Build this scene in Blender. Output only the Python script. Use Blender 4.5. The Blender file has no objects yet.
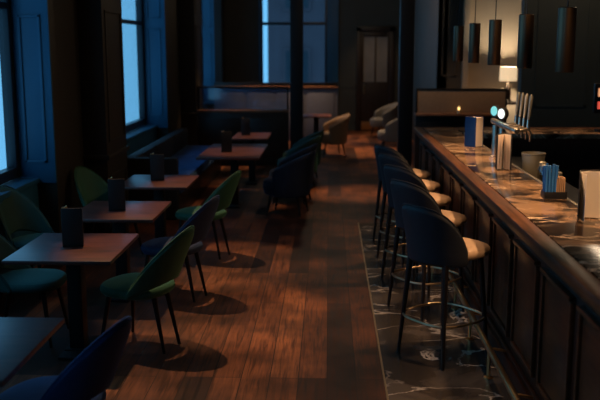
import bpy, bmesh, math, random
from mathutils import Vector, Matrix
random.seed(7)
S = bpy.context.scene
C = S.collection
PI = math.pi
def R(d): return math.radians(d)

# ------------------------------------------------------------------ materials
def mat(name, col, rough=.5, metal=0., var=.0, vscale=8., sheen=0., sheencol=None, coat=0., emit=None, estr=0., bump=0., spec=.5):
    m = bpy.data.materials.new(name); m.use_nodes = True
    nt = m.node_tree; b = nt.nodes['Principled BSDF']
    b.inputs['Base Color'].default_value = (*col, 1)
    b.inputs['Roughness'].default_value = rough
    b.inputs['Metallic'].default_value = metal
    b.inputs['Specular IOR Level'].default_value = spec
    if sheen:
        b.inputs['Sheen Weight'].default_value = sheen
        b.inputs['Sheen Roughness'].default_value = .4
        b.inputs['Sheen Tint'].default_value = (*(sheencol or col), 1)
    if coat:
        b.inputs['Coat Weight'].default_value = coat
        b.inputs['Coat Roughness'].default_value = .15
    if emit:
        b.inputs['Emission Color'].default_value = (*emit, 1)
        b.inputs['Emission Strength'].default_value = estr
    if var or bump:
        tc = nt.nodes.new('ShaderNodeTexCoord')
        n = nt.nodes.new('ShaderNodeTexNoise'); n.inputs['Scale'].default_value = vscale; n.inputs['Detail'].default_value = 5
        nt.links.new(tc.outputs['Object'], n.inputs['Vector'])
        if var:
            mx = nt.nodes.new('ShaderNodeMix'); mx.data_type = 'RGBA'
            mx.inputs[6].default_value = (*[c*(1-var) for c in col], 1)
            mx.inputs[7].default_value = (*[min(1, c*(1+var)) for c in col], 1)
            nt.links.new(n.outputs['Fac'], mx.inputs[0]); nt.links.new(mx.outputs[2], b.inputs['Base Color'])
        if bump:
            bp = nt.nodes.new('ShaderNodeBump'); bp.inputs['Strength'].default_value = bump
            nt.links.new(n.outputs['Fac'], bp.inputs['Height']); nt.links.new(bp.outputs[0], b.inputs['Normal'])
    return m

def ramp(nt, stops):
    r = nt.nodes.new('ShaderNodeValToRGB')
    e = r.color_ramp.elements
    e[0].position, e[0].color = stops[0][0], (*stops[0][1], 1)
    e[1].position, e[1].color = stops[-1][0], (*stops[-1][1], 1)
    for p, c in stops[1:-1]:
        k = e.new(p); k.color = (*c, 1)
    return r

def wood_floor():
    m = bpy.data.materials.new('plank floor'); m.use_nodes = True; nt = m.node_tree; L = nt.links; N = nt.nodes
    b = N['Principled BSDF']
    tc = N.new('ShaderNodeTexCoord'); sp = N.new('ShaderNodeSeparateXYZ'); cb = N.new('ShaderNodeCombineXYZ')
    L.new(tc.outputs['Object'], sp.inputs[0]); L.new(sp.outputs['Y'], cb.inputs['X']); L.new(sp.outputs['X'], cb.inputs['Y'])
    br = N.new('ShaderNodeTexBrick'); br.offset = .37; br.offset_frequency = 3; br.squash = 1
    for k, v in (('Scale', 1), ('Mortar Size', .003), ('Mortar Smooth', .2), ('Bias', -.05), ('Brick Width', 2.6), ('Row Height', .185)):
        br.inputs[k].default_value = v
    br.inputs['Color1'].default_value = (0, 0, 0, 1); br.inputs['Color2'].default_value = (1, 1, 1, 1); br.inputs['Mortar'].default_value = (.5, .5, .5, 1)
    L.new(cb.outputs[0], br.inputs['Vector'])
    rp = ramp(nt, [(0, (.045, .016, .008)), (.35, (.13, .044, .018)), (.7, (.19, .066, .026)), (1, (.26, .095, .036))])
    L.new(br.outputs['Color'], rp.inputs[0])
    mp = N.new('ShaderNodeMapping'); mp.inputs['Scale'].default_value = (1.6, 26, 1); L.new(cb.outputs[0], mp.inputs[0])
    ns = N.new('ShaderNodeTexNoise'); ns.inputs['Scale'].default_value = 1.5; ns.inputs['Detail'].default_value = 7; ns.inputs['Distortion'].default_value = 1.2
    L.new(mp.outputs[0], ns.inputs['Vector'])
    gr = ramp(nt, [(.3, (.3, .26, .24)), (.48, (.9, .87, .85)), (.72, (1.5, 1.4, 1.3))]); L.new(ns.outputs['Fac'], gr.inputs[0])
    mu = N.new('ShaderNodeMix'); mu.data_type = 'RGBA'; mu.blend_type = 'MULTIPLY'; mu.inputs[0].default_value = 1
    L.new(rp.outputs[0], mu.inputs[6]); L.new(gr.outputs[0], mu.inputs[7])
    wn = N.new('ShaderNodeTexNoise'); wn.inputs['Scale'].default_value = 2.3; wn.inputs['Detail'].default_value = 4
    L.new(tc.outputs['Object'], wn.inputs['Vector'])
    wr = ramp(nt, [(.35, (.45, .45, .45)), (.65, (1.3, 1.3, 1.3))]); L.new(wn.outputs['Fac'], wr.inputs[0])
    m2 = N.new('ShaderNodeMix'); m2.data_type = 'RGBA'; m2.blend_type = 'MULTIPLY'; m2.inputs[0].default_value = 1
    L.new(mu.outputs[2], m2.inputs[6]); L.new(wr.outputs[0], m2.inputs[7])
    m3 = N.new('ShaderNodeMix'); m3.data_type = 'RGBA'; L.new(br.outputs['Fac'], m3.inputs[0])
    L.new(m2.outputs[2], m3.inputs[6]); m3.inputs[7].default_value = (.012, .006, .004, 1)
    L.new(m3.outputs[2], b.inputs['Base Color'])
    rr = N.new('ShaderNodeMapRange'); rr.inputs['To Min'].default_value = .38; rr.inputs['To Max'].default_value = .6
    L.new(ns.outputs['Fac'], rr.inputs[0]); L.new(rr.outputs[0], b.inputs['Roughness'])
    bp = N.new('ShaderNodeBump'); bp.inputs['Strength'].default_value = .12; L.new(ns.outputs['Fac'], bp.inputs['Height']); L.new(bp.outputs[0], b.inputs['Normal'])
    b.inputs['Specular IOR Level'].default_value = .4
    return m

def wood(name, dark, light, axis='Y', rough=.35, coat=0., scale=1.):
    m = bpy.data.materials.new(name); m.use_nodes = True; nt = m.node_tree; L = nt.links; N = nt.nodes
    b = N['Principled BSDF']; tc = N.new('ShaderNodeTexCoord'); mp = N.new('ShaderNodeMapping')
    s = {'X': (1.5, 14, 14), 'Y': (14, 1.5, 14), 'Z': (14, 14, 1.5)}[axis]
    mp.inputs['Scale'].default_value = [k*scale for k in s]
    L.new(tc.outputs['Object'], mp.inputs[0])
    n = N.new('ShaderNodeTexNoise'); n.inputs['Scale'].default_value = 1.3; n.inputs['Detail'].default_value = 6; n.inputs['Distortion'].default_value = 1.4
    L.new(mp.outputs[0], n.inputs['Vector'])
    r = ramp(nt, [(.3, dark), (.7, light)]); L.new(n.outputs['Fac'], r.inputs[0]); L.new(r.outputs[0], b.inputs['Base Color'])
    b.inputs['Roughness'].default_value = rough
    if coat: b.inputs['Coat Weight'].default_value = coat; b.inputs['Coat Roughness'].default_value = .12
    return m

def marble(name, dark, mid, vein, scale, veinw, rough, dist=.7):
    m = bpy.data.materials.new(name); m.use_nodes = True; nt = m.node_tree; L = nt.links; N = nt.nodes
    b = N['Principled BSDF']; tc = N.new('ShaderNodeTexCoord')
    n0 = N.new('ShaderNodeTexNoise'); n0.inputs['Scale'].default_value = scale; n0.inputs['Detail'].default_value = 7; n0.inputs['Distortion'].default_value = .8
    L.new(tc.outputs['Object'], n0.inputs['Vector'])
    r0 = ramp(nt, [(.45, dark), (.6, mid)]); L.new(n0.outputs['Fac'], r0.inputs[0])
    n1 = N.new('ShaderNodeTexNoise'); n1.inputs['Scale'].default_value = scale*.8; n1.inputs['Detail'].default_value = 6; n1.inputs['Distortion'].default_value = dist
    mp = N.new('ShaderNodeMapping'); mp.inputs['Rotation'].default_value = (0, 0, .5); mp.inputs['Scale'].default_value = (1, 1.5, 1); mp.inputs['Location'].default_value = (3.3, 1.7, .4)
    L.new(tc.outputs['Object'], mp.inputs[0]); L.new(mp.outputs[0], n1.inputs['Vector'])
    r1 = ramp(nt, [(.5-veinw, (0, 0, 0)), (.5, (1, 1, 1)), (.5+veinw, (0, 0, 0))]); L.new(n1.outputs['Fac'], r1.inputs[0])
    n2 = N.new('ShaderNodeTexNoise'); n2.inputs['Scale'].default_value = scale*.9; L.new(tc.outputs['Object'], n2.inputs['Vector'])
    r2 = ramp(nt, [(.36, (0, 0, 0)), (.58, (1, 1, 1))]); L.new(n2.outputs['Fac'], r2.inputs[0])
    mu = N.new('ShaderNodeMath'); mu.operation = 'MULTIPLY'; L.new(r1.outputs[0], mu.inputs[0]); L.new(r2.outputs[0], mu.inputs[1])
    mx = N.new('ShaderNodeMix'); mx.data_type = 'RGBA'; L.new(mu.outputs[0], mx.inputs[0]); L.new(r0.outputs[0], mx.inputs[6]); mx.inputs[7].default_value = (*vein, 1)
    L.new(mx.outputs[2], b.inputs['Base Color']); b.inputs['Roughness'].default_value = rough
    return m

def pane_mat(name, tint, gl=.10, rough=.02, ior=0):
    m = bpy.data.materials.new(name); m.use_nodes = True; nt = m.node_tree; N = nt.nodes; L = nt.links
    N.remove(N['Principled BSDF'])
    t = N.new('ShaderNodeBsdfTransparent'); t.inputs[0].default_value = (*tint, 1)
    g = N.new('ShaderNodeBsdfGlossy'); g.inputs['Roughness'].default_value = rough
    mx = N.new('ShaderNodeMixShader'); mx.inputs[0].default_value = gl
    if ior:
        fr = N.new('ShaderNodeLayerWeight'); fr.inputs[0].default_value = .5
        pw = N.new('ShaderNodeMath'); pw.operation = 'POWER'; pw.inputs[1].default_value = 5; L.new(fr.outputs['Facing'], pw.inputs[0])
        ma = N.new('ShaderNodeMath'); ma.operation = 'MULTIPLY_ADD'; ma.inputs[1].default_value = .7; ma.inputs[2].default_value = .04
        L.new(pw.outputs[0], ma.inputs[0]); L.new(ma.outputs[0], mx.inputs[0])
    L.new(t.outputs[0], mx.inputs[1]); L.new(g.outputs[0], mx.inputs[2]); L.new(mx.outputs[0], N['Material Output'].inputs[0])
    return m

M = dict(
    floor=wood_floor(),
    marble_floor=marble('dark marble floor', (.045, .036, .029), (.11, .088, .07), (.85, .74, .62), 2.3, .016, .2, .5),
    marble_top=marble('brown marble worktop', (.02, .012, .008), (.30, .18, .10), (.75, .56, .38), 2.8, .022, .19, 1.2),
    table=wood('table wood', (.035, .012, .010), (.19, .052, .035), 'X', .34, .6),
    rim=wood('bar rim wood', (.035, .015, .008), (.14, .055, .022), 'Y', .38, 0),
    panel=wood('bar panel wood', (.015, .005, .003), (.042, .014, .006), 'Z', .5, 0),
    panel_edge=wood('bar moulding wood', (.03, .012, .006), (.09, .035, .016), 'Y', .3, 0),
    dark_wood=wood('dark stained wood', (.012, .008, .006), (.03, .018, .012), 'Z', .4),
    warm_wood=wood('mid brown wood', (.16, .07, .035), (.34, .17, .09), 'X', .4),
    paint=mat('blue painted joinery', (.012, .105, .20), .5, var=.15, vscale=3),
    pier=mat('dark olive paint', (.023, .020, .014), .55, var=.2, vscale=4),
    wall_dark=mat('charcoal green wall paint', (.045, .05, .042), .6, var=.2, vscale=3),
    wall_brown=mat('brown wall paint', (.065, .052, .038), .6, var=.2, vscale=3),
    wall_beige=mat('warm beige wall paint', (.42, .34, .25), .7, var=.08, vscale=5),
    ceiling=mat('dark ceiling paint', (.05, .05, .05), .8, var=.1, vscale=3),
    frame=mat('near black sash paint', (.012, .02, .03), .4, var=.2, vscale=6),
    metal_dark=mat('black powder coated metal', (.012, .012, .013), .45, .3, var=.2, vscale=20),
    brass=mat('aged brass', (.72, .42, .17), .28, 1., var=.15, vscale=12),
    bronze=mat('dark bronze', (.5, .36, .22), .38, 1., var=.2, vscale=12),
    chrome=mat('chrome', (.78, .68, .55), .25, 1., var=.05, vscale=10),
    steel=mat('brushed steel', (.36, .33, .25), .42, .7, var=.1, vscale=30),
    green=mat('green velvet', (.02, .105, .06), .75, sheen=.5, sheencol=(.25, .6, .4), var=.25, vscale=14),
    teal=mat('teal green velvet', (.013, .075, .066), .75, sheen=.5, sheencol=(.15, .5, .45), var=.25, vscale=14),
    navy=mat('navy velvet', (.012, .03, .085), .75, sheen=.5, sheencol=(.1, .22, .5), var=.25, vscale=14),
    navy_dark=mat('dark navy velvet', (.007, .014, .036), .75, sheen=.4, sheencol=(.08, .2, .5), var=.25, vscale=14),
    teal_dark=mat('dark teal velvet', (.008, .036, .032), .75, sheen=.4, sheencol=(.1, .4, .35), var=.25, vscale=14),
    blue=mat('royal blue velvet', (.018, .06, .2), .75, sheen=.6, sheencol=(.12, .3, .7), var=.25, vscale=14),
    stool_back=mat('midnight blue leather', (.009, .012, .019), .65, var=.2, vscale=20),
    tan=mat('tan leather', (.46, .31, .20), .5, var=.12, vscale=9, bump=.05),
    tan_fabric=mat('oatmeal fabric', (.30, .20, .12), .8, var=.15, vscale=20),
    grey_fabric=mat('grey fabric', (.17, .17, .16), .8, var=.15, vscale=20),
    leg=mat('black stained chair leg', (.012, .008, .006), .4, var=.2, vscale=10),
    black=mat('matte black card', (.012, .012, .013), .6, var=.15, vscale=10),
    navy_card=mat('navy menu cover', (.004, .035, .16), .6, var=.1, vscale=10, spec=.2),
    page=mat('cream menu page', (.82, .72, .62), .7, var=.05, vscale=6),
    straw=mat('blue paper straw', (.03, .16, .42), .5, var=.1, vscale=10),
    napkin=mat('kraft napkin', (.38, .22, .11), .8, var=.15, vscale=20),
    pane=pane_mat('window pane', (.80, .82, .82), .08, .02, 1.75),
    screen=pane_mat('tinted glass screen', (.75, .8, .9), .14, .12),
    shade=mat('cream lamp shade', (.8, .68, .5), .8, var=.04, emit=(1, .72, .42), estr=.75),
    bulb=mat('lit pendant diffuser', (.9, .8, .6), .6, var=.02, emit=(1, .62, .3), estr=1.5),
    flame=mat('candle glow', (1, .7, .3), .6, var=.02, emit=(1, .6, .2), estr=2.5),
    lens_cyan=mat('lit cyan badge', (.2, .6, .6), .4, var=.02, emit=(.22, .75, .78), estr=.8),
    lens_white=mat('lit white badge', (.7, .8, .8), .4, var=.02, emit=(.75, .95, 1), estr=.9),
    led_orange=mat('lit orange key', (.8, .3, .1), .5, var=.02, emit=(1, .42, .2), estr=.7),
    led_red=mat('lit red key', (.8, .1, .05), .5, var=.02, emit=(1, .12, .08), estr=.6),
    brick=mat('grey facade render', (.075, .048, .058), .9, var=.2, vscale=2),
    wax=mat('candle wax', (.7, .55, .35), .6, var=.05),
    tumbler=pane_mat('drinking glass', (.8, .8, .78), .22, .03),
)

M['table'].node_tree.nodes['Principled BSDF'].inputs['Specular IOR Level'].default_value = .7
M['table'].node_tree.nodes['Principled BSDF'].inputs['Coat Roughness'].default_value = .42
M['marble_top'].node_tree.nodes['Principled BSDF'].inputs['Specular IOR Level'].default_value = .28
for k in ('rim', 'panel', 'panel_edge'): M[k].node_tree.nodes['Principled BSDF'].inputs['Specular IOR Level'].default_value = .25
# ------------------------------------------------------------------ mesh helpers
def bm_new(): return bmesh.new()
def add_box(bm, x0, x1, y0, y1, z0, z1, bev=0.):
    g = bmesh.ops.create_cube(bm, size=1)
    vs = g['verts']
    for v in vs:
        v.co = Vector(((x0+x1)/2+v.co.x*(x1-x0), (y0+y1)/2+v.co.y*(y1-y0), (z0+z1)/2+v.co.z*(z1-z0)))
    if bev:
        es = list({e for v in vs for e in v.link_edges})
        bmesh.ops.bevel(bm, geom=es, offset=min(bev, .45*min(x1-x0, y1-y0, z1-z0)), segments=2, affect='EDGES', profile=.6)
    return vs
def frame_of(d):
    d = d.normalized(); a = Vector((0, 0, 1)) if abs(d.z) < .95 else Vector((1, 0, 0))
    u = d.cross(a).normalized(); return u, u.cross(d).normalized()
def add_tube(bm, pts, rad, seg=12, closed=False, cap=True):
    pts = [Vector(p) for p in pts]; n = len(pts)
    rads = rad if isinstance(rad, (list, tuple)) else [rad]*n
    rings = []
    u = None
    for i, p in enumerate(pts):
        if closed: d = pts[(i+1) % n]-pts[i-1]
        else: d = pts[min(i+1, n-1)]-pts[max(i-1, 0)]
        d.normalize()
        if u is None: u, v = frame_of(d)
        else:
            u = (u-d*u.dot(d)).normalized(); v = u.cross(d).normalized()
        rings.append([bm.verts.new(p+(u*math.cos(2*PI*k/seg)+v*math.sin(2*PI*k/seg))*rads[i]) for k in range(seg)])
    m = n if closed else n-1
    for i in range(m):
        a, b = rings[i], rings[(i+1) % n]
        for k in range(seg): bm.faces.new((a[k], a[(k+1) % seg], b[(k+1) % seg], b[k]))
    if cap and not closed:
        bm.faces.new(rings[0]); bm.faces.new(rings[-1][::-1])
def add_lathe(bm, prof, cx=0, cy=0, seg=28, sx=1., sy=1., power=2.):
    rings = []
    for r, z in prof:
        ring = []
        for k in range(seg):
            a = 2*PI*k/seg; c, s = math.cos(a), math.sin(a)
            f = (abs(c)**power+abs(s)**power)**(-1/power)
            ring.append(bm.verts.new((cx+r*sx*f*c, cy+r*sy*f*s, z)))
        rings.append(ring)
    for a, b in zip(rings, rings[1:]):
        for k in range(seg): bm.faces.new((a[k], a[(k+1) % seg], b[(k+1) % seg], b[k]))
    bm.faces.new(rings[0][::-1]); bm.faces.new(rings[-1])
def obj(name, bm, m, parent=None, loc=(0, 0, 0), rot=(0, 0, 0), smooth=True, sub=0):
    bmesh.ops.recalc_face_normals(bm, faces=bm.faces)
    me = bpy.data.meshes.new(name); bm.to_mesh(me); bm.free()
    me.materials.append(m)
    if smooth:
        for p in me.polygons: p.use_smooth = True
        me.set_sharp_from_angle(angle=R(38))
    o = bpy.data.objects.new(name, me); C.objects.link(o)
    o.location = loc; o.rotation_euler = rot
    if parent is not None: o.parent = parent
    if sub:
        s = o.modifiers.new('Subdivision', 'SUBSURF'); s.levels = sub; s.render_levels = sub
    return o
def box(name, x0, x1, y0, y1, z0, z1, m, parent=None, bev=.004):
    bm = bm_new(); add_box(bm, x0, x1, y0, y1, z0, z1, bev); return obj(name, bm, m, parent)
def tag(o, label, cat, group=None, kind=None):
    o['label'] = label; o['category'] = cat
    if group: o['group'] = group
    if kind: o['kind'] = kind
    return o
def thing(name, label, cat, loc=(0, 0, 0), rz=0., group=None):
    o = bpy.data.objects.new(name, None); C.objects.link(o); o.location = loc; o.rotation_euler = (0, 0, rz)
    o.empty_display_size = .1
    return tag(o, label, cat, group)
def struct(o, label=None, cat=None):
    o['kind'] = 'structure'
    o['label'] = label or o.name.replace('_', ' '); o['category'] = cat or o.name.split('_')[0]
    return o
def dup(root, loc, rz, label, group=None, mats=None):
    r = root.copy(); C.objects.link(r); r.location = loc; r.rotation_euler = (0, 0, rz); r['label'] = label
    if group: r['group'] = group
    def rec(src, par):
        for ch in list(src.children):
            c = ch.copy()
            if mats and ch.name.split('.')[0] in mats:
                c.data = ch.data.copy(); c.data.materials[0] = mats[ch.name.split('.')[0]]
            C.objects.link(c); c.parent = par; rec(ch, c)
    rec(root, r)
    return r

# ------------------------------------------------------------------ setting
CEIL = 4.3
struct(box('floor', -3.3, 5.4, -2.2, 22.2, -.12, 0, M['floor'], bev=0), 'dark brown plank floor running the length of the room', 'floor')
struct(box('trim_1', .375, 1.6, 1.5, 10.17, 0, .004, M['marble_floor'], bev=0), 'dark veined marble strip laid in the floor along the bar', 'floor')
struct(box('trim_2', .363, .375, 1.5, 10.182, 0, .005, M['bronze'], bev=0), 'thin metal edge between the planks and the marble strip', 'trim')
struct(box('ceiling', -3.3, 5.4, -2.2, 22.2, CEIL, CEIL+.1, M['ceiling'], bev=0), 'dark ceiling over the whole room', 'ceiling')

XG, XP, XO = -3.06, -2.66, -3.10          # glass plane, pier face, outer face
ZS, ZH = .86, 3.85
bays = [(-1.6, 1.9), (3.1, 8.16), (10.85, 14.0), (16.9, 20.0)]  # second bay widened beyond view to bring blue daylight onto the corner table
bm = bm_new()
add_box(bm, XO, XP, -2.2, 22.2, ZH+.05, CEIL)
prev = -2.2
for y0, y1 in bays:
    add_box(bm, XO, XP, prev, y0, 0, ZH+.05); prev = y1
    add_box(bm, XO, -2.98, y0, y1, 0, ZS-.06)
add_box(bm, XO, XP, prev, 22.2, 0, ZH+.05)
struct(obj('wall_left', bm, M['pier'], smooth=False), 'dark left wall with deep window bays', 'wall')
for i, (y0, y1) in enumerate(bays):
    w = bpy.data.objects.new('window_%d' % (i+1), None); C.objects.link(w); w.location = (XG, (y0+y1)/2, ZS)
    struct(w, ['nearest tall blue sash window beside the camera', 'tall sash window at the left edge beside the front tables',
               'tall sash window behind the first pilaster above the banquette', 'furthest sash window on the left wall'][i], 'window')
    yc = (y0+y1)/2; hw = (y1-y0)/2
    bm = bm_new()                                                  # sash frame, local coordinates round (0,0,0)=sill centre
    for s in (-1, 1): add_box(bm, -.05, .05, s*hw-(.11 if s > 0 else 0), s*hw+(.11 if s < 0 else 0), 0, ZH-ZS, .006)
    add_box(bm, -.05, .05, -hw+.11, hw-.11, 0, .1, .006); add_box(bm, -.05, .05, -hw+.11, hw-.11, ZH-ZS-.1, ZH-ZS, .006)
    add_box(bm, -.04, .04, -hw+.11, hw-.11, 1.6, 1.66, .006)
    obj('sash_frame', bm, M['frame'], w)
    bm = bm_new()
    add_box(bm, -.006, 0, -hw+.1, hw-.1, .08, ZH-ZS-.08); obj('glass_pane', bm, M['pane'], w, smooth=False)
    bm = bm_new(); add_box(bm, -.02, .24, -hw+.002, hw-.002, -.06, -.01, .01); obj('window_sill', bm, M['paint'], w)
    bm = bm_new()                                                  # panelled lining of the two reveals and head
    for s in (-1, 1):
        ya = s*hw; yb = s*(hw-.03)
        add_box(bm, .05, XP-XG+.003, min(ya, yb), max(ya, yb), -.06, ZH-ZS, .004)
        yf = s*(hw-.03); yg = s*(hw-.045)
        for z0, z1 in ((.14, 1.55), (1.72, ZH-ZS-.15)):
            for a, b, c, d in ((.11, .135, z0, z1), (.3, .325, z0, z1), (.11, .325, z0, z0+.025), (.11, .325, z1-.025, z1)):
                add_box(bm, a, b, min(yf, yg), max(yf, yg), c, d, .004)
    add_box(bm, .05, XP-XG, -hw+.03, hw-.03, ZH-ZS-.03, ZH-ZS, .004)
    obj('reveal_panel', bm, M['paint'], w)
    bm = bm_new(); add_box(bm, .09, .21, -hw+.002, hw-.002, -ZS, -.06, .004); obj('window_seat_box', bm, M['paint'], w)

# pilasters on the piers, panelled side towards the room
def pilaster(n, y0, y1, x1, label):
    bm = bm_new()
    add_box(bm, XP-.01, x1, y0, y1, 0, CEIL-.01, .006)
    for z0, z1 in ((.18, .72), (1.08, 2.5), (2.7, 4.0)):
        for a, b, c, d in ((y0+.1, y0+.125, z0, z1), (y1-.125, y1-.1, z0, z1), (y0+.1, y1-.1, z0, z0+.025), (y0+.1, y1-.1, z1-.025, z1)):
            add_box(bm, x1-.004, x1+.012, a, b, c, d, .004)
    o = struct(obj('trim_%d' % n, bm, M['pier']), label, 'pilaster')
    bm = bm_new(); add_box(bm, XP, x1+.03, y0-.03, y1+.03, .90, .955, .012); add_box(bm, XP, x1+.025, y0-.025, y1+.025, 0, .16, .01)
    obj('chair_rail', bm, M['pier'], o)
pilaster(3, 9.1, 10.0, -2.40, 'square dark pilaster between the two nearest windows in view')
pilaster(4, 15.3, 16.2, -2.38, 'second square dark pilaster further down the left wall')

# back wall with a window opening
XB0, XB1 = -1.78, -.02
bm = bm_new()
add_box(bm, -3.25, XB0, 22, 22.25, 0, CEIL); add_box(bm, XB1, 5.4, 22, 22.25, 0, CEIL)
add_box(bm, XB0, XB1, 22, 22.25, 0, .95); add_box(bm, XB0, XB1, 22, 22.25, ZH, CEIL)
for x0, x1 in ((.02, .7), (-2.6, -1.95)):
    for z0, z1 in ((.2, .9), (1.1, 3.8)):
        for a, b, c, d in ((x0, x0+.03, z0, z1), (x1-.03, x1, z0, z1), (x0, x1, z0, z0+.03), (x0, x1, z1-.03, z1)):
            add_box(bm, a, b, 21.985, 22.0, c, d)
struct(obj('wall_back', bm, M['wall_dark'], smooth=False), 'dark panelled wall across the far end of the room', 'wall')
w = bpy.data.objects.new('window_5', None); C.objects.link(w); w.location = ((XB0+XB1)/2, 22.1, .95)
struct(w, 'blue lit sash window in the far end wall', 'window')
hw = (XB1-XB0)/2
bm = bm_new()
for s in (-1, 1): add_box(bm, s*hw-(.09 if s > 0 else 0), s*hw+(.09 if s < 0 else 0), -.05, .05, 0, ZH-.95, .006)
add_box(bm, -hw, hw, -.05, .05, 0, .09, .006); add_box(bm, -hw, hw, -.05, .05, ZH-1.04, ZH-.95, .006); add_box(bm, -hw, hw, -.045, .045, 1.72, 1.8, .006)
add_box(bm, -.025, .025, -.03, .03, 0, ZH-.95, .004)
obj('sash_frame', bm, M['frame'], w)
bm = bm_new(); add_box(bm, -hw+.05, hw-.05, 0, .006, .05, ZH-1.0); obj('glass_pane', bm, M['pane'], w, smooth=False)
bm = bm_new()
for s in (-1, 1): add_box(bm, s*hw-(.02 if s > 0 else 0), s*hw+(.26 if s > 0 else .02), -.16, -.1, -.3, ZH-.95, .008)
obj('architrave', bm, M['paint'], w)

# building across the street, seen through the far window
b = thing('building', 'pale grey building facade across the street seen through the far window', 'building', (1.45, 31, -2))
bm = bm_new(); add_box(bm, -3.65, 6, 0, 3, 0, 12, .02); obj('facade', bm, M['brick'], b)
for k, xx in enumerate((-2.6, -.6, 1.4)):
    for zz in (2.2, 5.4):
        bm = bm_new(); add_box(bm, xx-.5, xx+.5, -.06, .02, zz, zz+1.9, .02); wf = obj('window_surround', bm, M['brick'], b)
        bm = bm_new(); add_box(bm, xx-.4, xx+.4, -.08, -.05, zz+.1, zz+1.8); obj('pane', bm, M['frame'], wf)

# door in the far wall
d = bpy.data.objects.new('door_1', None); C.objects.link(d); d.location = (1.18, 21.95, 0)
struct(d, 'dark half glazed door in the far wall with a brass kick plate', 'door')
bm = bm_new(); add_box(bm, -.36, .36, -.02, .04, .01, 1.25, .006)
add_box(bm, -.36, -.3, -.02, .04, 1.25, 2.5, .004); add_box(bm, .3, .36, -.02, .04, 1.25, 2.5, .004); add_box(bm, -.3, .3, -.02, .04, 2.38, 2.5, .004)
add_box(bm, -.02, .02, -.02, .04, 1.25, 2.38, .004)
obj('door_leaf', bm, M['dark_wood'], d)
bm = bm_new(); add_box(bm, -.3, .3, 0, .01, 1.25, 2.38); obj('glass_panel', bm, mat('door glass grey sheen', (.2, .2, .19), .25, var=.3, vscale=3), d)  # opaque grey painted in for the dull reflection on the glass
bm = bm_new(); add_box(bm, -.34, .34, -.03, -.02, .02, .24, .003); obj('kick_plate', bm, M['brass'], d)
bm = bm_new()
for s in (-1, 1): add_box(bm, s*.42-.06, s*.42+.06, -.06, .04, 0, 2.62, .01)
add_box(bm, -.48, .48, -.06, .04, 2.5, 2.64, .01); obj('door_frame', bm, M['dark_wood'], d)
bm = bm_new(); add_tube(bm, [(-.28, -.05, .95), (-.28, -.05, 1.2)], .012); obj('door_handle', bm, M['brass'], d)

# right hand side rooms
bm = bm_new(); add_box(bm, 1.95, 2.1, 15.4, 22, 0, CEIL); struct(obj('wall_side', bm, M['wall_brown'], smooth=False), 'dark wall of the side passage beside the far door', 'wall')
bm = bm_new(); add_box(bm, 2.47, 5.4, 15.4, 15.6, 0, CEIL); struct(obj('wall_alcove', bm, M['wall_beige'], smooth=False), 'beige alcove wall glowing behind the table lamp', 'wall')
bm = bm_new(); add_box(bm, 1.95, 2.47, 15.4, 15.6, 0, CEIL)
for a, b2, c, e in ((2.0, 2.03, 1.6, 3.6), (2.24, 2.27, 1.6, 3.6), (2.0, 2.27, 1.6, 1.63)): add_box(bm, a, b2, 15.385, 15.4, c, e)
struct(obj('wall_panel', bm, M['wall_brown'], smooth=False), 'dark panelled stretch of wall left of the beige alcove', 'wall')
bm = bm_new(); add_box(bm, 2.36, 2.47, 15.28, 15.4, 0, CEIL-.01, .01); struct(obj('trim_5', bm, M['wall_beige']), 'slim beige post at the corner of the beige alcove', 'trim')
bm = bm_new(); add_box(bm, 2.8, 5.4, 12.6, 12.8, 0, CEIL)
for x0, x1 in ((3.0, 3.75), (3.9, 4.8)):
    for z0, z1 in ((1.25, 3.2),):
        for a, b2, c, e in ((x0, x0+.03, z0, z1), (x1-.03, x1, z0, z1), (x0, x1, z0, z0+.03), (x0, x1, z1-.03, z1)): add_box(bm, a, b2, 12.585, 12.6, c, e)
struct(obj('wall_bar', bm, M['wall_dark'], smooth=False), 'dark panelled wall behind the bar', 'wall')
struct(box('wall_right', 5.4, 5.55, -2.2, 22.2, 0, CEIL, M['wall_dark'], bev=0), 'dark right wall behind the bar area', 'wall')
struct(box('wall_front', -3.3, 5.4, -2.35, -2.2, 0, CEIL, M['wall_dark'], bev=0), 'dark wall behind the camera', 'wall')

# columns
for n, (x0, x1, y0, y1, lb) in enumerate(((-.69, -.46, 15.25, 15.48, 'slim black column standing at the end of the glazed booth screen'),
                                          (1.0, 1.2, 12.2, 12.4, 'slim black column standing beyond the far end of the bar'))):
    bm = bm_new(); add_box(bm, x0, x1, y0, y1, 0, CEIL, .012); add_box(bm, x0-.03, x1+.03, y0-.03, y1+.03, 0, .2, .012); add_box(bm, x0-.03, x1+.03, y0-.03, y1+.03, CEIL-.2, CEIL, .012)
    struct(obj('trim_%d' % (6+n), bm, M['metal_dark']), lb, 'column')

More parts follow.
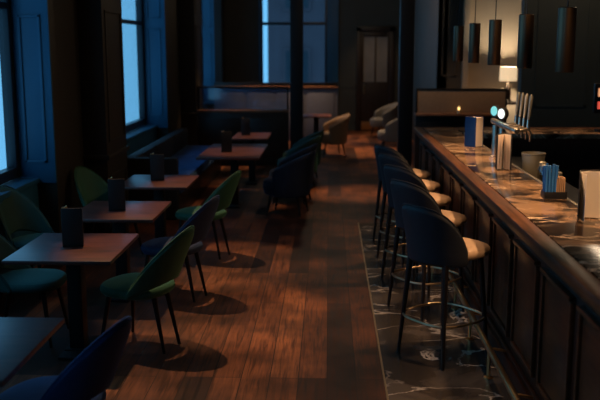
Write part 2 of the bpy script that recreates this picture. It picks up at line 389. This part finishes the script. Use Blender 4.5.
# ------------------------------------------------------------------ booth screens in the background
def booth_screen(x0, x1, y, zs, zt, label, panel_m, glass_m, ledge=.0):
    panel_m = panel_m or M['dark_wood']
    t = thing('booth_screen', label, 'screen', ((x0+x1)/2, y, 0)); h = (x1-x0)/2
    bm = bm_new(); add_box(bm, -h, h, -.05, .05, 0, zs-.04, .006)
    n = max(1, round(2*h/.8))
    for k in range(n):
        a = -h+.08+k*(2*h-.08)/n; b = -h+(k+1)*(2*h-.08)/n
        add_box(bm, a, b, -.065, -.05, .15, zs-.15, .008)
    obj('base_panel', bm, panel_m, t)
    bm = bm_new(); add_box(bm, -h-.01, h+.01, -.09-ledge, .09, zs-.04, zs, .008); obj('wood_ledge', bm, M['warm_wood'], t)
    bm = bm_new(); add_box(bm, -h+.03, h-.03, -.02, .02, zs, zt-.03, .002); obj('upper_panel', bm, glass_m, t)
    bm = bm_new()
    for s in (-1, 1): add_box(bm, s*(h-.015)-.015, s*(h-.015)+.015, -.03, .03, zs, zt, .003)
    add_box(bm, -h+.03, h-.03, -.03, .03, zt-.03, zt, .003); obj('screen_frame', bm, M['metal_dark'], t)
    return t
booth_screen(-2.36, -.72, 15.36, 1.0, 1.42, 'low booth screen with a glass top between left pilaster and slim column', None, M['screen'])
t2 = booth_screen(-2.6, .2, 19.4, 1.25, 1.33, 'low booth divider with a warm wood ledge under the far window', mat('lit-toned slate panel', (.10, .11, .15), .7, var=.2, vscale=5), M['dark_wood'])  # panel toned lighter to give the glass screen a lit backdrop
booth_screen(1.47, 3.0, 14.5, 1.02, 1.43, 'low booth screen with a tan padded upper panel left of the table lamp', None, M['tan_fabric'], .1)
box_b = thing('candle', 'small glowing candle on the ledge of the tan booth screen', 'candle', (2.18, 14.36, 1.02))
bm = bm_new(); add_lathe(bm, [(.03, 0), (.032, .05), (.028, .055)], seg=16); obj('candle_cup', bm, M['wax'], box_b)
bm = bm_new(); add_lathe(bm, [(.006, .055), (.02, .075), (.012, .1), (.002, .115)], seg=12); obj('flame', bm, M['flame'], box_b)

# ------------------------------------------------------------------ chairs
def shell_bm(rx, ry, amax, zlo_c, zlo_e, ztop, zend, thick, lean, p=1.7, n=30):
    """curved wrap-round back: highest at the rear centre, sweeping down to the seat at both sides; local front is +X"""
    bm = bm_new(); rings = []
    for i in range(n+1):
        s = -1+2*i/n; a = s*amax; w = abs(s)
        hi = zend+(ztop-zend)*((1-w**p) if p > 0 else max(0., 1-(math.sqrt(w*w+.05)-.2236)/(math.sqrt(1.05)-.2236))**1.1); lo = zlo_c+(zlo_e-zlo_c)*w**1.5
        ring = []
        for tt, off in ((0, 0), (.33, .0), (.7, .0), (.93, .0), (1, thick*.5), (.93, thick), (.7, thick), (.33, thick), (0, thick)):
            z = lo+(hi-lo)*tt
            out = lean*max(0, (z-zend)/(ztop-zend))**1.2*max(0., math.cos(a))+lean*.25*max(0, (z-zend)/(ztop-zend))
            k = off if 0 <= tt < 1 else thick*.5
            r_x, r_y = rx-k+out, ry-k+out
            ring.append(bm.verts.new((-math.cos(a)*r_x, -math.sin(a)*r_y, z)))
        rings.append(ring)
    m = len(rings[0])
    for a, b in zip(rings, rings[1:]):
        for k in range(m): bm.faces.new((a[k], a[(k+1) % m], b[(k+1) % m], b[k]))
    bm.faces.new(rings[0][::-1]); bm.faces.new(rings[-1])
    rim = [tuple(r[4].co) for r in rings]
    return bm, rim
def leg_bm(p0, p1, r0, r1):
    bm = bm_new(); add_tube(bm, [p0, tuple(p0[i]*.5+p1[i]*.5 for i in range(3)), p1], [r0, (r0+r1)/2, r1], 10); return bm
def seat_bm(rx, ry, z0, z1, shift=.0):
    bm = bm_new(); h = z1-z0
    add_lathe(bm, [(.80, z0), (.93, z0+.012), (1., z0+h*.4), (1., z0+h*.65), (.95, z0+h*.9), (.8, z1), (.4, z1+.008)], shift, 0, 32, rx, ry, 2.6); return bm
def make_chair(label, fab, loc, rz, group, low=False):
    t = thing('dining_chair', label, 'chair', loc, rz, group)
    obj('seat', seat_bm(.25, .245, .385, .475, .02), fab, t, sub=1)
    bm, rim = shell_bm(.255, .262, R(82), .50, .40, .90, .43, .042, .15, 0)
    obj('backrest', bm, fab, t, sub=1)
    bm = bm_new(); add_tube(bm, [(x, y, z-.002) for x, y, z in rim], .006, 6); obj('piping', bm, fab, t)  # added bead standing in for the bright highlight along the back's rim
    for s in (-1, 1):
        obj('leg', leg_bm((.16, s*.15, .4), (.215, s*.21, 0), .019, .011), M['leg'], t)
        obj('leg', leg_bm((-.16, s*.085, .4), (-.245, s*.105, 0), .019, .011), M['leg'], t)
    return t
chairs = 'velvet dining chairs at the small square tables'
ch = make_chair('green velvet chair right of the front table holding the nearest menu holder', M['green'], (-1.33, 5.80, 0), R(160), chairs)
def chair(x, y, deg, label, fab, group=chairs):
    return dup(ch, (x, y, 0), R(deg), label, group, {'seat': fab, 'backrest': fab, 'piping': fab})
chair(-1.31, 7.02, 160, 'navy velvet chair in the aisle between two green ones, right of second menu table', M['navy'])
chair(-1.28, 8.49, 160, 'green velvet chair in the aisle furthest from camera, right of third menu table', M['green'])
chair(-1.31, 3.80, 160, 'blue velvet chair at the bottom edge beside the bare corner table', M['blue'])
chair(-2.18, 5.92, 0, 'teal velvet chair at the left edge pushed under the front menu table', M['teal'])
chair(-2.52, 7.15, -28, 'teal green velvet chair in front of the nearest window, left of second menu table', M['teal'])
chair(-2.2, 8.42, -28, 'green velvet chair against the first pilaster, left of third menu table', M['green'])

# tub armchairs in the row beside the long table
def make_tub(label, fab, loc, rz, group):
    t = thing('armchair', label, 'armchair', loc, rz, group)
    obj('seat', seat_bm(.26, .25, .26, .46, .05), fab, t)
    bm, rim = shell_bm(.30, .30, R(118), .24, .24, .84, .60, .06, .07, 1.3)
    obj('backrest', bm, fab, t, sub=1)
    for sx in (-1, 1):
        for s in (-1, 1): obj('leg', leg_bm((sx*.17, s*.17, .28), (sx*.22, s*.21, 0), .02, .012), M['leg'], t)
    return t
tubs = 'tub armchairs along the aisle side of the far tables'
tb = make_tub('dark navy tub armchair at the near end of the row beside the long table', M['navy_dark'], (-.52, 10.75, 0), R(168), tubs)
def tub(x, y, deg, label, fab, group=tubs, sc=1.):
    o = dup(tb, (x, y, 0), R(deg), label, group, {'seat': fab, 'backrest': fab}); return o
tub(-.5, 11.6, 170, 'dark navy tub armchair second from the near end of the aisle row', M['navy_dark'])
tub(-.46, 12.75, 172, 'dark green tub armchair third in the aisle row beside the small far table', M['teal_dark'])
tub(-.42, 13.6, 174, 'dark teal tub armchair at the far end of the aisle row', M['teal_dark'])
far = 'pale tub armchairs at the far end of the room'
tub(.07, 16.75, 195, 'tan tub armchair in the open floor right of the slim column', M['tan_fabric'], far)
tub(1.3, 20.3, 200, 'grey tub armchair beside the far door', M['grey_fabric'], far)
tub(1.3, 17.2, 170, 'grey tub armchair partly behind the column past the bar', M['grey_fabric'], far)

# ------------------------------------------------------------------ tables
def make_table(label, x, y, lx, ly, group):
    t = thing('cafe_table', label, 'table', (x, y, 0), 0, group)
    bm = bm_new(); add_box(bm, -lx/2, lx/2, -ly/2, ly/2, .722, .75, .006); obj('tabletop', bm, M['table'], t)
    bm = bm_new(); add_box(bm, -.05, .05, -.06, .06, .025, .71, .006); obj('pedestal', bm, M['metal_dark'], t)
    bm = bm_new(); add_box(bm, -.085, .085, -.22, .22, 0, .022, .006); add_box(bm, -.08, .08, -.09, .09, .02, .03, .006); obj('base_plate', bm, M['metal_dark'], t)
    bm = bm_new(); add_box(bm, -.2, .2, -.22, .22, .71, .722, .003); obj('top_plate', bm, M['metal_dark'], t)
    return t
tg = 'dark red wood pedestal tables down the window side'
T0 = make_table('bare wooden pedestal table in the bottom left corner, blue with window light', -1.69, 3.69, .71, .84, tg)
def table(x, y, label): return dup(T0, (x, y, 0), 0, label, tg)
table(-1.75, 5.68, 'wooden pedestal table in front left holding the nearest black menu holder')
table(-1.755, 7.03, 'wooden pedestal table second of those with a menu holder, opposite navy chair')
table(-1.745, 8.63, 'wooden pedestal table beside the first pilaster, third with a menu holder')
make_table('long wooden pedestal table in front of the banquette beside navy armchair', -1.26, 11.3, .79, 1.6, tg)
make_table('small far wooden table behind the long table, at banquette end', -1.2, 13.28, .55, 1.0, tg)
make_table('far wooden table between slim column and tan armchair', -.25, 17.4, .6, .7, tg)

def make_holder(label, x, y, rz, group):
    t = thing('menu_holder', label, 'menu holder', (x, y, .75), rz, group)
    bm = bm_new(); add_box(bm, -.07, .07, -.028, .028, 0, .016, .003); obj('foot', bm, M['metal_dark'], t)
    bm = bm_new()
    for k, (yy, rr) in enumerate(((-.02, 0), (0, 0), (.02, 0))): add_box(bm, -.07, .07, yy-.006, yy+.006, .016, .27-.008*k, .003)
    obj('menu_cards', bm, M['black'], t)
    bm = bm_new(); add_box(bm, -.066, -.03, -.012, .012, .264, .276, .003); add_tube(bm, [(-.05, 0, .27), (-.03, 0, .285)], .004, 8); obj('clip', bm, M['brass'], t)
    return t
mg = 'black table menu holders'
H0 = make_holder('black menu holder on the front left table, nearest of its kind', -1.76, 5.68, R(12), mg)
dup(H0, (-1.78, 7.0, .75), R(14), 'black menu holder on the table opposite the navy chair', mg)
dup(H0, (-1.77, 8.67, .75), R(10), 'black menu holder on the table beside the first pilaster', mg)
dup(H0, (-1.34, 11.1, .75), R(8), 'black menu holder on the long table by the banquette', mg)
dup(H0, (-1.3, 13.3, .75), R(8), 'black menu holder on the small far table, furthest of its kind', mg)

# banquette under the second window
t = thing('banquette', 'dark navy banquette running under the second window', 'banquette', (-2.3, 12.4, 0))
bm = bm_new(); add_box(bm, -.25, .45, -2.05, 2.1, 0, .3, .01); obj('base', bm, M['dark_wood'], t)
for k in range(3):
    y0 = -2.0+k*1.36; bm = bm_new(); add_box(bm, -.2, .48, y0, y0+1.345, .3, .46, .04); obj('seat_cushion', bm, M['blue'], t)
    bm = bm_new(); add_box(bm, -.25, -.1, y0, y0+1.345, .46, .76, .035); obj('back_cushion', bm, M['stool_back'], t)
bm = bm_new(); add_box(bm, -.25, .46, -2.16, -2.05, 0, .78, .05); obj('end_panel', bm, M['stool_back'], t)

# ------------------------------------------------------------------ bar
YB0, YB1 = 1.6, 10.95
t = thing('bar_counter', 'long panelled wooden bar counter with a brown marble top along the right', 'bar counter', (0, 0, 0))
bm = bm_new(); add_box(bm, 1.17, 1.56, YB0, YB1-.05, .0, 1.035, .004)
obj('carcass', bm, M['panel'], t)
bm = bm_new(); add_box(bm, 1.09, 1.192, YB0, YB1, 1.045, 1.103, .016); add_box(bm, 1.125, 1.19, YB0, YB1-.02, 1.0, 1.045, .012); add_box(bm, 1.192, 1.62, YB1-.1, YB1, 1.045, 1.103, .016)
obj('wood_rim', bm, M['rim'], t)
bm = bm_new(); add_box(bm, 1.197, 1.60, YB0, YB1-.105, 1.04, 1.1, .006); obj('marble_top', bm, M['marble_top'], t)
bm = bm_new(); add_box(bm, 1.60, 1.622, YB0, 10.15, 1.0, 1.104, .006); obj('steel_edge', bm, M['steel'], t)
bm = bm_new(); add_box(bm, 1.13, 1.17, YB0, YB1-.05, 0, .17, .01); add_box(bm, 1.145, 1.17, YB0, YB1-.05, .17, .2, .01); obj('plinth', bm, M['panel'], t)
y = 5.14-.68*4
pb = None
while y < 10.6:
    bm = bm_new()
    y0, y1 = y-.56, y
    z0, z1 = .27, .945
    add_box(bm, 1.158, 1.172, y0+.04, y1-.04, z0+.04, z1-.04, .003)
    f = .028
    add_box(bm, 1.134, 1.172, y0, y1, z1-.022, z1, .006); add_box(bm, 1.146, 1.172, y0, y1, z0, z0+f, .008)
    add_box(bm, 1.146, 1.172, y0, y0+f, z0+f, z1-f, .008); add_box(bm, 1.146, 1.172, y1-f, y1, z0+f, z1-f, .008)
    obj('raised_panel', bm, M['panel_edge'], t)
    y += .68
bm = bm_new(); add_tube(bm, [(1.04, YB0, .2), (1.04, YB1-.3, .2)], .021, 16)
fr = obj('foot_rail', bm, M['brass'], t)
y = 4.5-.74*3
while y < 10.6:
    bm = bm_new(); add_tube(bm, [(1.04, y, .2), (1.07, y, .2), (1.12, y, .19), (1.15, y, .185)], .009, 8); add_tube(bm, [(1.04, y, .2), (1.04, y, .004)], .012, 8); add_lathe(bm, [(.03, .004), (.03, .012), (.012, .018)], 1.04, y, 16)
    obj('rail_bracket', bm, M['brass'], fr); y += .74

t = thing('bar_counter', 'far return of the bar crossing behind the beer taps, marble topped', 'bar counter', (0, 0, 0))
bm = bm_new(); add_box(bm, 1.63, 5.38, 10.22, 10.85, 0, 1.035, .004); obj('carcass', bm, M['dark_wood'], t)
bm = bm_new(); add_box(bm, 1.625, 5.39, 10.16, 10.84, 1.04, 1.1, .006); obj('marble_top', bm, M['marble_top'], t)
bm = bm_new(); add_box(bm, 1.625, 5.39, 10.85, 10.95, 1.045, 1.103, .016); obj('wood_rim', bm, M['rim'], t)

t = thing('underbar_unit', 'low dark steel work unit on the staff side of the bar', 'work unit', (0, 0, 0))
bm = bm_new(); add_box(bm, 1.64, 2.15, 3.0, 9.6, .0, .86, .006); obj('cabinet', bm, M['metal_dark'], t)
bm = bm_new(); add_box(bm, 1.63, 2.17, 3.0, 9.6, .865, .895, .006); obj('steel_top', bm, M['metal_dark'], t)

# bar stools
def make_stool(label, loc, rz, group):
    t = thing('bar_stool', label, 'bar stool', loc, rz, group)
    obj('seat', seat_bm(.25, .24, .70, .785, .06), M['tan'], t, sub=1)
    bm, rim = shell_bm(.26, .262, R(80), .68, .68, 1.09, .78, .04, .06, 2.6)
    obj('backrest', bm, M['stool_back'], t, sub=1)
    bm = bm_new(); add_tube(bm, [(x, y, z-.002) for x, y, z in rim], .005, 6); obj('piping', bm, M['stool_back'], t)  # same added bead, draws the light line along the stool's rim
    for sx in (-1, 1):
        for s in (-1, 1):
            obj('leg', leg_bm((sx*.165, s*.165, .71), (sx*.215, s*.215, 0), .021, .012), M['leg'], t)
    bm = bm_new()
    rr = .262; pts = []
    for k in range(48):
        a = 2*PI*k/48; c, s_ = math.cos(a), math.sin(a); f = (abs(c)**3+abs(s_)**3)**(-1/3)
        pts.append((.246*f*c, .246*f*s_, .285))
    add_tube(bm, pts, .009, 8, closed=True); obj('foot_ring', bm, M['bronze'], t)
    return t
sg = 'dark barrel backed stools along the bar'
ST = make_stool('nearest dark bar stool with a tan seat, front of the row along the bar', (.80, 5.66, .004), R(38), sg)
for x, y, dg, lb in ((.80, 6.7, 34, 'second nearest dark bar stool along the bar, behind the front one'),
                     (.80, 7.56, 36, 'middle dark bar stool of the five along the bar'),
                     (.80, 8.35, 32, 'fourth dark bar stool from the camera along the bar'),
                     (.80, 9.12, 32, 'furthest dark bar stool, last of the row at the far end')):
    dup(ST, (x, y, .004), R(dg), lb, sg)

# ------------------------------------------------------------------ things on the bar
def make_book(label, loc, rz, w, h, cov, pg_angles, cover, group):
    """menu standing open on its lower edge: two covers hinged at the spine (local origin), leaves between them"""
    t = thing('bar_menu', label, 'menu', loc, rz, group)
    for a in cov:
        bm = bm_new(); add_box(bm, 0, w, -.003, .003, 0, h, .002)
        bmesh.ops.rotate(bm, verts=bm.verts, cent=(0, 0, 0), matrix=Matrix.Rotation(R(a), 3, 'Z'))
        obj('cover', bm, cover, t)
    bm = bm_new()
    for a in pg_angles:
        r = bmesh.ops.create_cube(bm, size=1)['verts']
        for v in r: v.co = Vector((.004+w*.48+v.co.x*(w*.95), v.co.y*.0022, .006+(h-.014)*(v.co.z+.5)))
        bmesh.ops.rotate(bm, verts=r, cent=(0, 0, 0), matrix=Matrix.Rotation(R(a), 3, 'Z'))
    obj('pages', bm, M['page'], t, smooth=False)
    return t
bg = 'drinks menus standing on the bar'
t = thing('bar_menu', 'furthest drinks menu on the bar, blue cover with cream page edge', 'menu', (1.50, 8.80, 1.1), R(-45), bg)
bm = bm_new(); add_box(bm, -.062, .065, -.062, .062, .003, .298, .003); obj('pages', bm, M['page'], t)
bm = bm_new(); add_box(bm, -.068, .068, -.068, -.062, 0, .305, .002); add_box(bm, -.068, .068, .062, .068, 0, .305, .002); add_box(bm, -.068, -.062, -.062, .062, 0, .305, .002)
obj('cover', bm, M['navy_card'], t)
make_book('middle drinks menu on the bar in front of the taps, cream pages between dark covers', (1.475, 7.16, 1.1), 0, .13, .30, (-130, -72), (-124, -113, -101, -90, -78), M['black'], bg)
make_book('nearest drinks menu on the bar at the right edge, cream page facing out', (1.49, 5.03, 1.1), R(0), .15, .29, (4, -106), (-2, -9, -92), M['black'], bg)

# straw caddy
t = thing('straw_caddy', 'black divided caddy on the bar holding blue straws and napkins', 'caddy', (1.525, 5.72, 1.1))
bm = bm_new()
add_box(bm, -.075, .075, -.055, .055, 0, .008, .002)
for a in (-.075, -.01, .071): add_box(bm, a, a+.004, -.055, .055, .008, .05, .001)
for b2 in (-.055, .051): add_box(bm, -.071, .071, b2, b2+.004, .008, .05, .001)
obj('tray', bm, M['metal_dark'], t)
k = 0
for i in range(4):
    for j in range(3):
        x, yy = 1.525-.06+.02*i, 5.72-.03+.028*j
        bm = bm_new(); add_tube(bm, [(0, 0, 0), (random.uniform(-.012, .012), random.uniform(-.012, .012), .215+random.uniform(-.01, .012))], .0075, 8)
        tag(obj('paper_straw', bm, M['straw'], loc=(x, yy, 1.1085)), 'blue paper straw standing in the black caddy on the bar', 'straw', 'blue straws in the caddy')
for i in range(5):
    bm = bm_new(); add_box(bm, -.004, .004, -.045, .045, 0, .13+.006*(i % 3), .002)
    tag(obj('napkin', bm, M['napkin'], loc=(1.525+.008+.0125*i, 5.72, 1.1085)), 'brown paper napkin standing in the black caddy on the bar', 'napkin', 'napkins in the caddy')

# beer taps
t = thing('beer_tap_tower', 'chrome beer tap tower on the bar with lit round badges and tall handles', 'beer taps', (1.54, 7.6, 1.1))
for yy in (-.02, .28):
    bm = bm_new(); add_lathe(bm, [(.05, 0), (.05, .012), (.032, .02), (.03, .3)], 0, yy, 20); obj('column', bm, M['chrome'], t)
bm = bm_new(); add_tube(bm, [(0, -.62, .33), (0, -.6, .33), (0, .4, .33), (0, .42, .33)], [.02, .028, .028, .02], 18); obj('manifold', bm, M['chrome'], t)
for yy, mm in ((.3, 'lens_cyan'), (-.03, 'lens_white')):
    bm = bm_new(); add_tube(bm, [(-.02, yy, .43), (.02, yy, .43)], .05, 24)
    add_tube(bm, [(0, yy, .36), (0, yy, .40)], .014, 10)
    bmesh.ops.rotate(bm, verts=bm.verts, cent=(0, yy, .43), matrix=Matrix.Rotation(R(28), 3, 'Z'))
    bd = obj('badge', bm, M['metal_dark'], t)
    bm = bm_new(); add_tube(bm, [(-.026, yy, .43), (-.019, yy, .43)], .043, 24)
    bmesh.ops.rotate(bm, verts=bm.verts, cent=(0, yy, .43), matrix=Matrix.Rotation(R(28), 3, 'Z'))
    obj('lit_face', bm, M[mm], bd)
for k in range(4):
    yy = -.55+.155*k
    bm = bm_new(); add_tube(bm, [(.03, yy, .33), (.1, yy, .34), (.12, yy, .31), (.12, yy, .24)], [.016, .018, .014, .01], 12); add_tube(bm, [(.1, yy, .33), (.1, yy, .42)], [.015, .01], 10)
    tp = obj('tap', bm, M['chrome'], t)
    bm = bm_new(); add_tube(bm, [(.1, yy, .41), (.105, yy, .45), (.112, yy, .56), (.116, yy, .605), (.117, yy, .625)], [.008, .011, .014, .016, .008], 12); obj('tap_handle', bm, M['steel'], tp)

# glassware and bucket on the work unit
t = thing('ice_bucket', 'dull steel ice bucket behind the bar edge beside the taps', 'bucket', (1.83, 7.6, .895))
bm = bm_new(); add_lathe(bm, [(.08, 0), (.085, .01), (.1, .27), (.106, .275), (.106, .285), (.097, .285), (.09, .1), (.07, .02)], seg=28); obj('body', bm, M['steel'], t)
bm = bm_new(); add_tube(bm, [(.104*math.cos(a), 0, .275-.09*math.sin(a)*.9+.0) for a in [PI*k/12 for k in range(13)]], .005, 8); obj('handle', bm, M['steel'], t)
for k in range(4):
    t = thing('jar', 'small steel lidded jar in the row behind the bar edge, between bucket and straws', 'jar', (1.76+.03*(k % 2), 6.5+.2*k, .895), 0, 'jars behind the bar')
    bm = bm_new(); add_lathe(bm, [(.035, 0), (.04, .01), (.04, .2), (.028, .235)], seg=18); obj('body', bm, M['tumbler'], t)
    bm = bm_new(); add_lathe(bm, [(.03, .235), (.03, .265), (.022, .272)], seg=18); obj('lid', bm, M['steel'], t)
# till at the right edge
t = thing('till', 'black till with orange and red lit keys at the right picture edge', 'till', (3.35, 10.5, 1.1))
bm = bm_new(); add_box(bm, -.08, .08, -.08, .08, 0, .02, .005); add_box(bm, -.02, .02, -.02, .02, .02, .25, .005); obj('stand', bm, M['metal_dark'], t)
bm = bm_new(); add_box(bm, -.13, .17, -.03, .03, .22, .58, .012); sc = obj('screen', bm, M['metal_dark'], t)
bm = bm_new(); add_box(bm, -.09, .12, -.036, -.03, .42, .52, .004); obj('orange_key', bm, M['led_orange'], sc)
bm = bm_new(); add_box(bm, -.09, .12, -.036, -.03, .27, .36, .004); obj('red_key', bm, M['led_red'], sc)

# ------------------------------------------------------------------ lamps
def make_pendant(label, x, y, zb, zt, group):
    t = thing('pendant_light', label, 'pendant light', (x, y, zb), R(25), group)
    h = zt-zb
    bm = bm_new(); n = 32
    add_tube(bm, [(0, 0, 0), (0, 0, .004), (0, 0, h-.004), (0, 0, h)], [.05, .052, .052, .045], n); bmesh.ops.delete(bm, geom=[f for f in bm.faces if len(f.verts) == n and f.calc_center_median().z < .01], context='FACES')
    obj('lamp_body', bm, mat('pendant bronze', (.14, .09, .055), .4, 1., var=.1), t)
    bm = bm_new(); add_tube(bm, [(0, 0, .03), (0, 0, .034)], .046, n); obj('diffuser', bm, M['bulb'], t)
    bm = bm_new(); add_tube(bm, [(0, 0, h), (0, 0, CEIL-zb)], .004, 8); obj('cord', bm, M['metal_dark'], t)
    return t
pg = 'slim cylinder pendants over the bar'
P0 = make_pendant('nearest and rightmost slim cylinder pendant light over the bar', 1.37, 5.05, 1.96, 2.33, pg)
pend = [(1.37, 5.05)]
for y, lb in ((6.08, 'second nearest slim cylinder pendant light over the bar'), (7.2, 'middle slim cylinder pendant light of the five over the bar'),
              (8.2, 'fourth slim cylinder pendant light, in front of the beige alcove'), (9.2, 'furthest and leftmost slim cylinder pendant light over the bar')):
    dup(P0, (1.37, y, 1.96), R(25), lb, pg); pend.append((1.37, y))

t = thing('console_table', 'dark tall console beneath the glowing table lamp in the alcove', 'console', (3.1, 14.95, 0))
bm = bm_new(); add_box(bm, -.25, .25, -.17, .17, 1.14, 1.18, .008); obj('top', bm, M['dark_wood'], t)
for sx in (-1, 1):
    for s in (-1, 1):
        bm = bm_new(); add_box(bm, sx*.22-.02, sx*.22+.02, s*.14-.02, s*.14+.02, 0, 1.14, .004); obj('leg', bm, M['dark_wood'], t)
t = thing('table_lamp', 'table lamp with a glowing cream shade against the beige alcove wall', 'lamp', (3.1, 14.95, 1.18))
bm = bm_new(); add_lathe(bm, [(.07, 0), (.075, .02), (.05, .05), (.06, .15), (.05, .25), (.02, .32), (.012, .36), (.012, .42)], seg=24); obj('base', bm, M['dark_wood'], t)
bm = bm_new(); n = 32
add_tube(bm, [(0, 0, .36), (0, 0, .6)], [.15, .145], n, cap=False); obj('lamp_shade', bm, M['shade'], t)

# ------------------------------------------------------------------ light
def spot(x, y, z, w, col, ang, blend=.6, rad=.04, tgt=None):
    l = bpy.data.lights.new('spot', 'SPOT'); l.energy = w; l.color = col; l.spot_size = R(ang); l.spot_blend = blend; l.shadow_soft_size = rad
    o = bpy.data.objects.new('downlight', l); C.objects.link(o); o.location = (x, y, z)
    if tgt: o.rotation_euler = (Vector(tgt)-Vector((x, y, z))).to_track_quat('-Z', 'Y').to_euler()
    return o
def point(x, y, z, w, col, rad=.05):
    l = bpy.data.lights.new('point', 'POINT'); l.energy = w; l.color = col; l.shadow_soft_size = rad
    o = bpy.data.objects.new('lamp_glow_and_fill', l); C.objects.link(o); o.location = (x, y, z); return o
WARM = (1, .58, .29)
for x, y, wt in ((-.45, 4.3, 120), (-1.85, 6.6, 380), (-1.85, 7.85, 380), (-1.85, 9.35, 380)):
    spot(x, y, 4.25, wt, WARM, 26, .6, .03, tgt=(-.95 if y > 5 else -.55, y-1.15 if y > 5 else 3.9, 0))
for x, y, wt, an in ((.1, 4.3, 210, 27), (.0, 6.5, 170, 25), (.5, 12.3, 700, 26), (.5, 17.5, 700, 36), (1.0, 20.2, 300, 40)):
    spot(x, y, 4.25, wt, WARM, an, .9)
for y in (3.6, 4.7, 6.15, 7.1, 7.95): spot(-.35, y, 4.25, 80, WARM, 18, .8, tgt=(1.1, y, .55))  # added fill without fittings, brightens the bar front and foot rail
spot(.9, 19.8, 4.2, 70, WARM, 40, .8, tgt=(1.2, 21.9, 1.0))  # added spot that lifts the far door
spot(.6, 15.0, 4.2, 70, WARM, 50, .8, tgt=(1.95, 16.6, 1.8))  # added warm fill for the side passage wall
for y in (11.2, 13.3): spot(-1.25, y, 4.25, 330, WARM, 22, .8)
for y in (4.9, 6.1, 7.3, 8.5): spot(.95, y, 4.25, 130, WARM, 22, .8)  # added row of spots brightening stool seats and the marble strip
for x, y in pend: spot(x, y, 1.985, 62, WARM, 100, .7, .03)
for y in (2.2, 4.4): spot(1.5, y, 4.25, 420, WARM, 22, .8, tgt=(1.56, y+3.3, 1.15))  # invented ceiling spots, aimed to brighten the standing menus and bar top
for x in (2.4, 3.4): spot(x, 10.5, 4.25, 200, WARM, 26, .7)
spot(3.6, 7.2, 4.2, 130, WARM, 70, .9, .1, tgt=(1.4, 7.6, 2.2))  # added light that puts a warm edge on the pendants
spot(-1.0, 15.62, 4.2, 420, WARM, 30, .9, tgt=(-1.9, 15.45, 1.0))  # added spot grazing the second pilaster's side and the screen ledge
spot(-1.0, 18.6, 4.2, 600, WARM, 60, .9, tgt=(-1.0, 19.5, 1.2))  # added spot brightening the divider behind the glass screen
spot(2.2, 13.4, 4.2, 120, WARM, 50, .8, tgt=(2.2, 14.5, 1.1))
point(3.1, 14.95, 1.66, 60, (1, .80, .56), .06)
for x, y, wt in ((.3, 10.5, 12), (.3, 17.5, 26), (3.6, 11.2, 28)): point(x, y, 3.9, wt, (1, .75, .5), .15)  # added weak ambient fill, no ceiling fittings here

W = bpy.data.worlds.new('dusk sky'); S.world = W; W.use_nodes = True
bgn = W.node_tree.nodes['Background']; bgn.inputs[0].default_value = (.13, .42, .74, 1); bgn.inputs[1].default_value = 2.2
def portal(loc, rot, sx, sy):
    l = bpy.data.lights.new('portal', 'AREA'); l.shape = 'RECTANGLE'; l.size = sx; l.size_y = sy; l.cycles.is_portal = True
    o = bpy.data.objects.new('window_portal', l); C.objects.link(o); o.location = loc; o.rotation_euler = rot
for y0, y1 in bays: portal((XG-.06, (y0+y1)/2, (ZS+ZH)/2), (0, R(-90), 0), ZH-ZS, y1-y0)
portal(((XB0+XB1)/2, 22.2, (.95+ZH)/2), (R(-90), 0, 0), XB1-XB0, ZH-.95)

# ------------------------------------------------------------------ camera
cd = bpy.data.cameras.new('camera'); cam = bpy.data.objects.new('camera', cd); C.objects.link(cam)
cam.location = (0, 0, 2.1); cam.rotation_euler = (R(90-10.14), 0, R(1.92))
cd.sensor_width = 36; cd.lens = 51; cd.clip_start = .05
cd.dof.use_dof = True; cd.dof.focus_distance = 6.0; cd.dof.aperture_fstop = 1.9
S.camera = cam
S.view_settings.view_transform = 'Standard'; S.view_settings.look = 'None'; S.view_settings.exposure = 0; S.view_settings.gamma = 1
S.cycles.use_denoising = True
S.cycles.max_bounces = 6
S.cycles.sample_clamp_indirect = 3
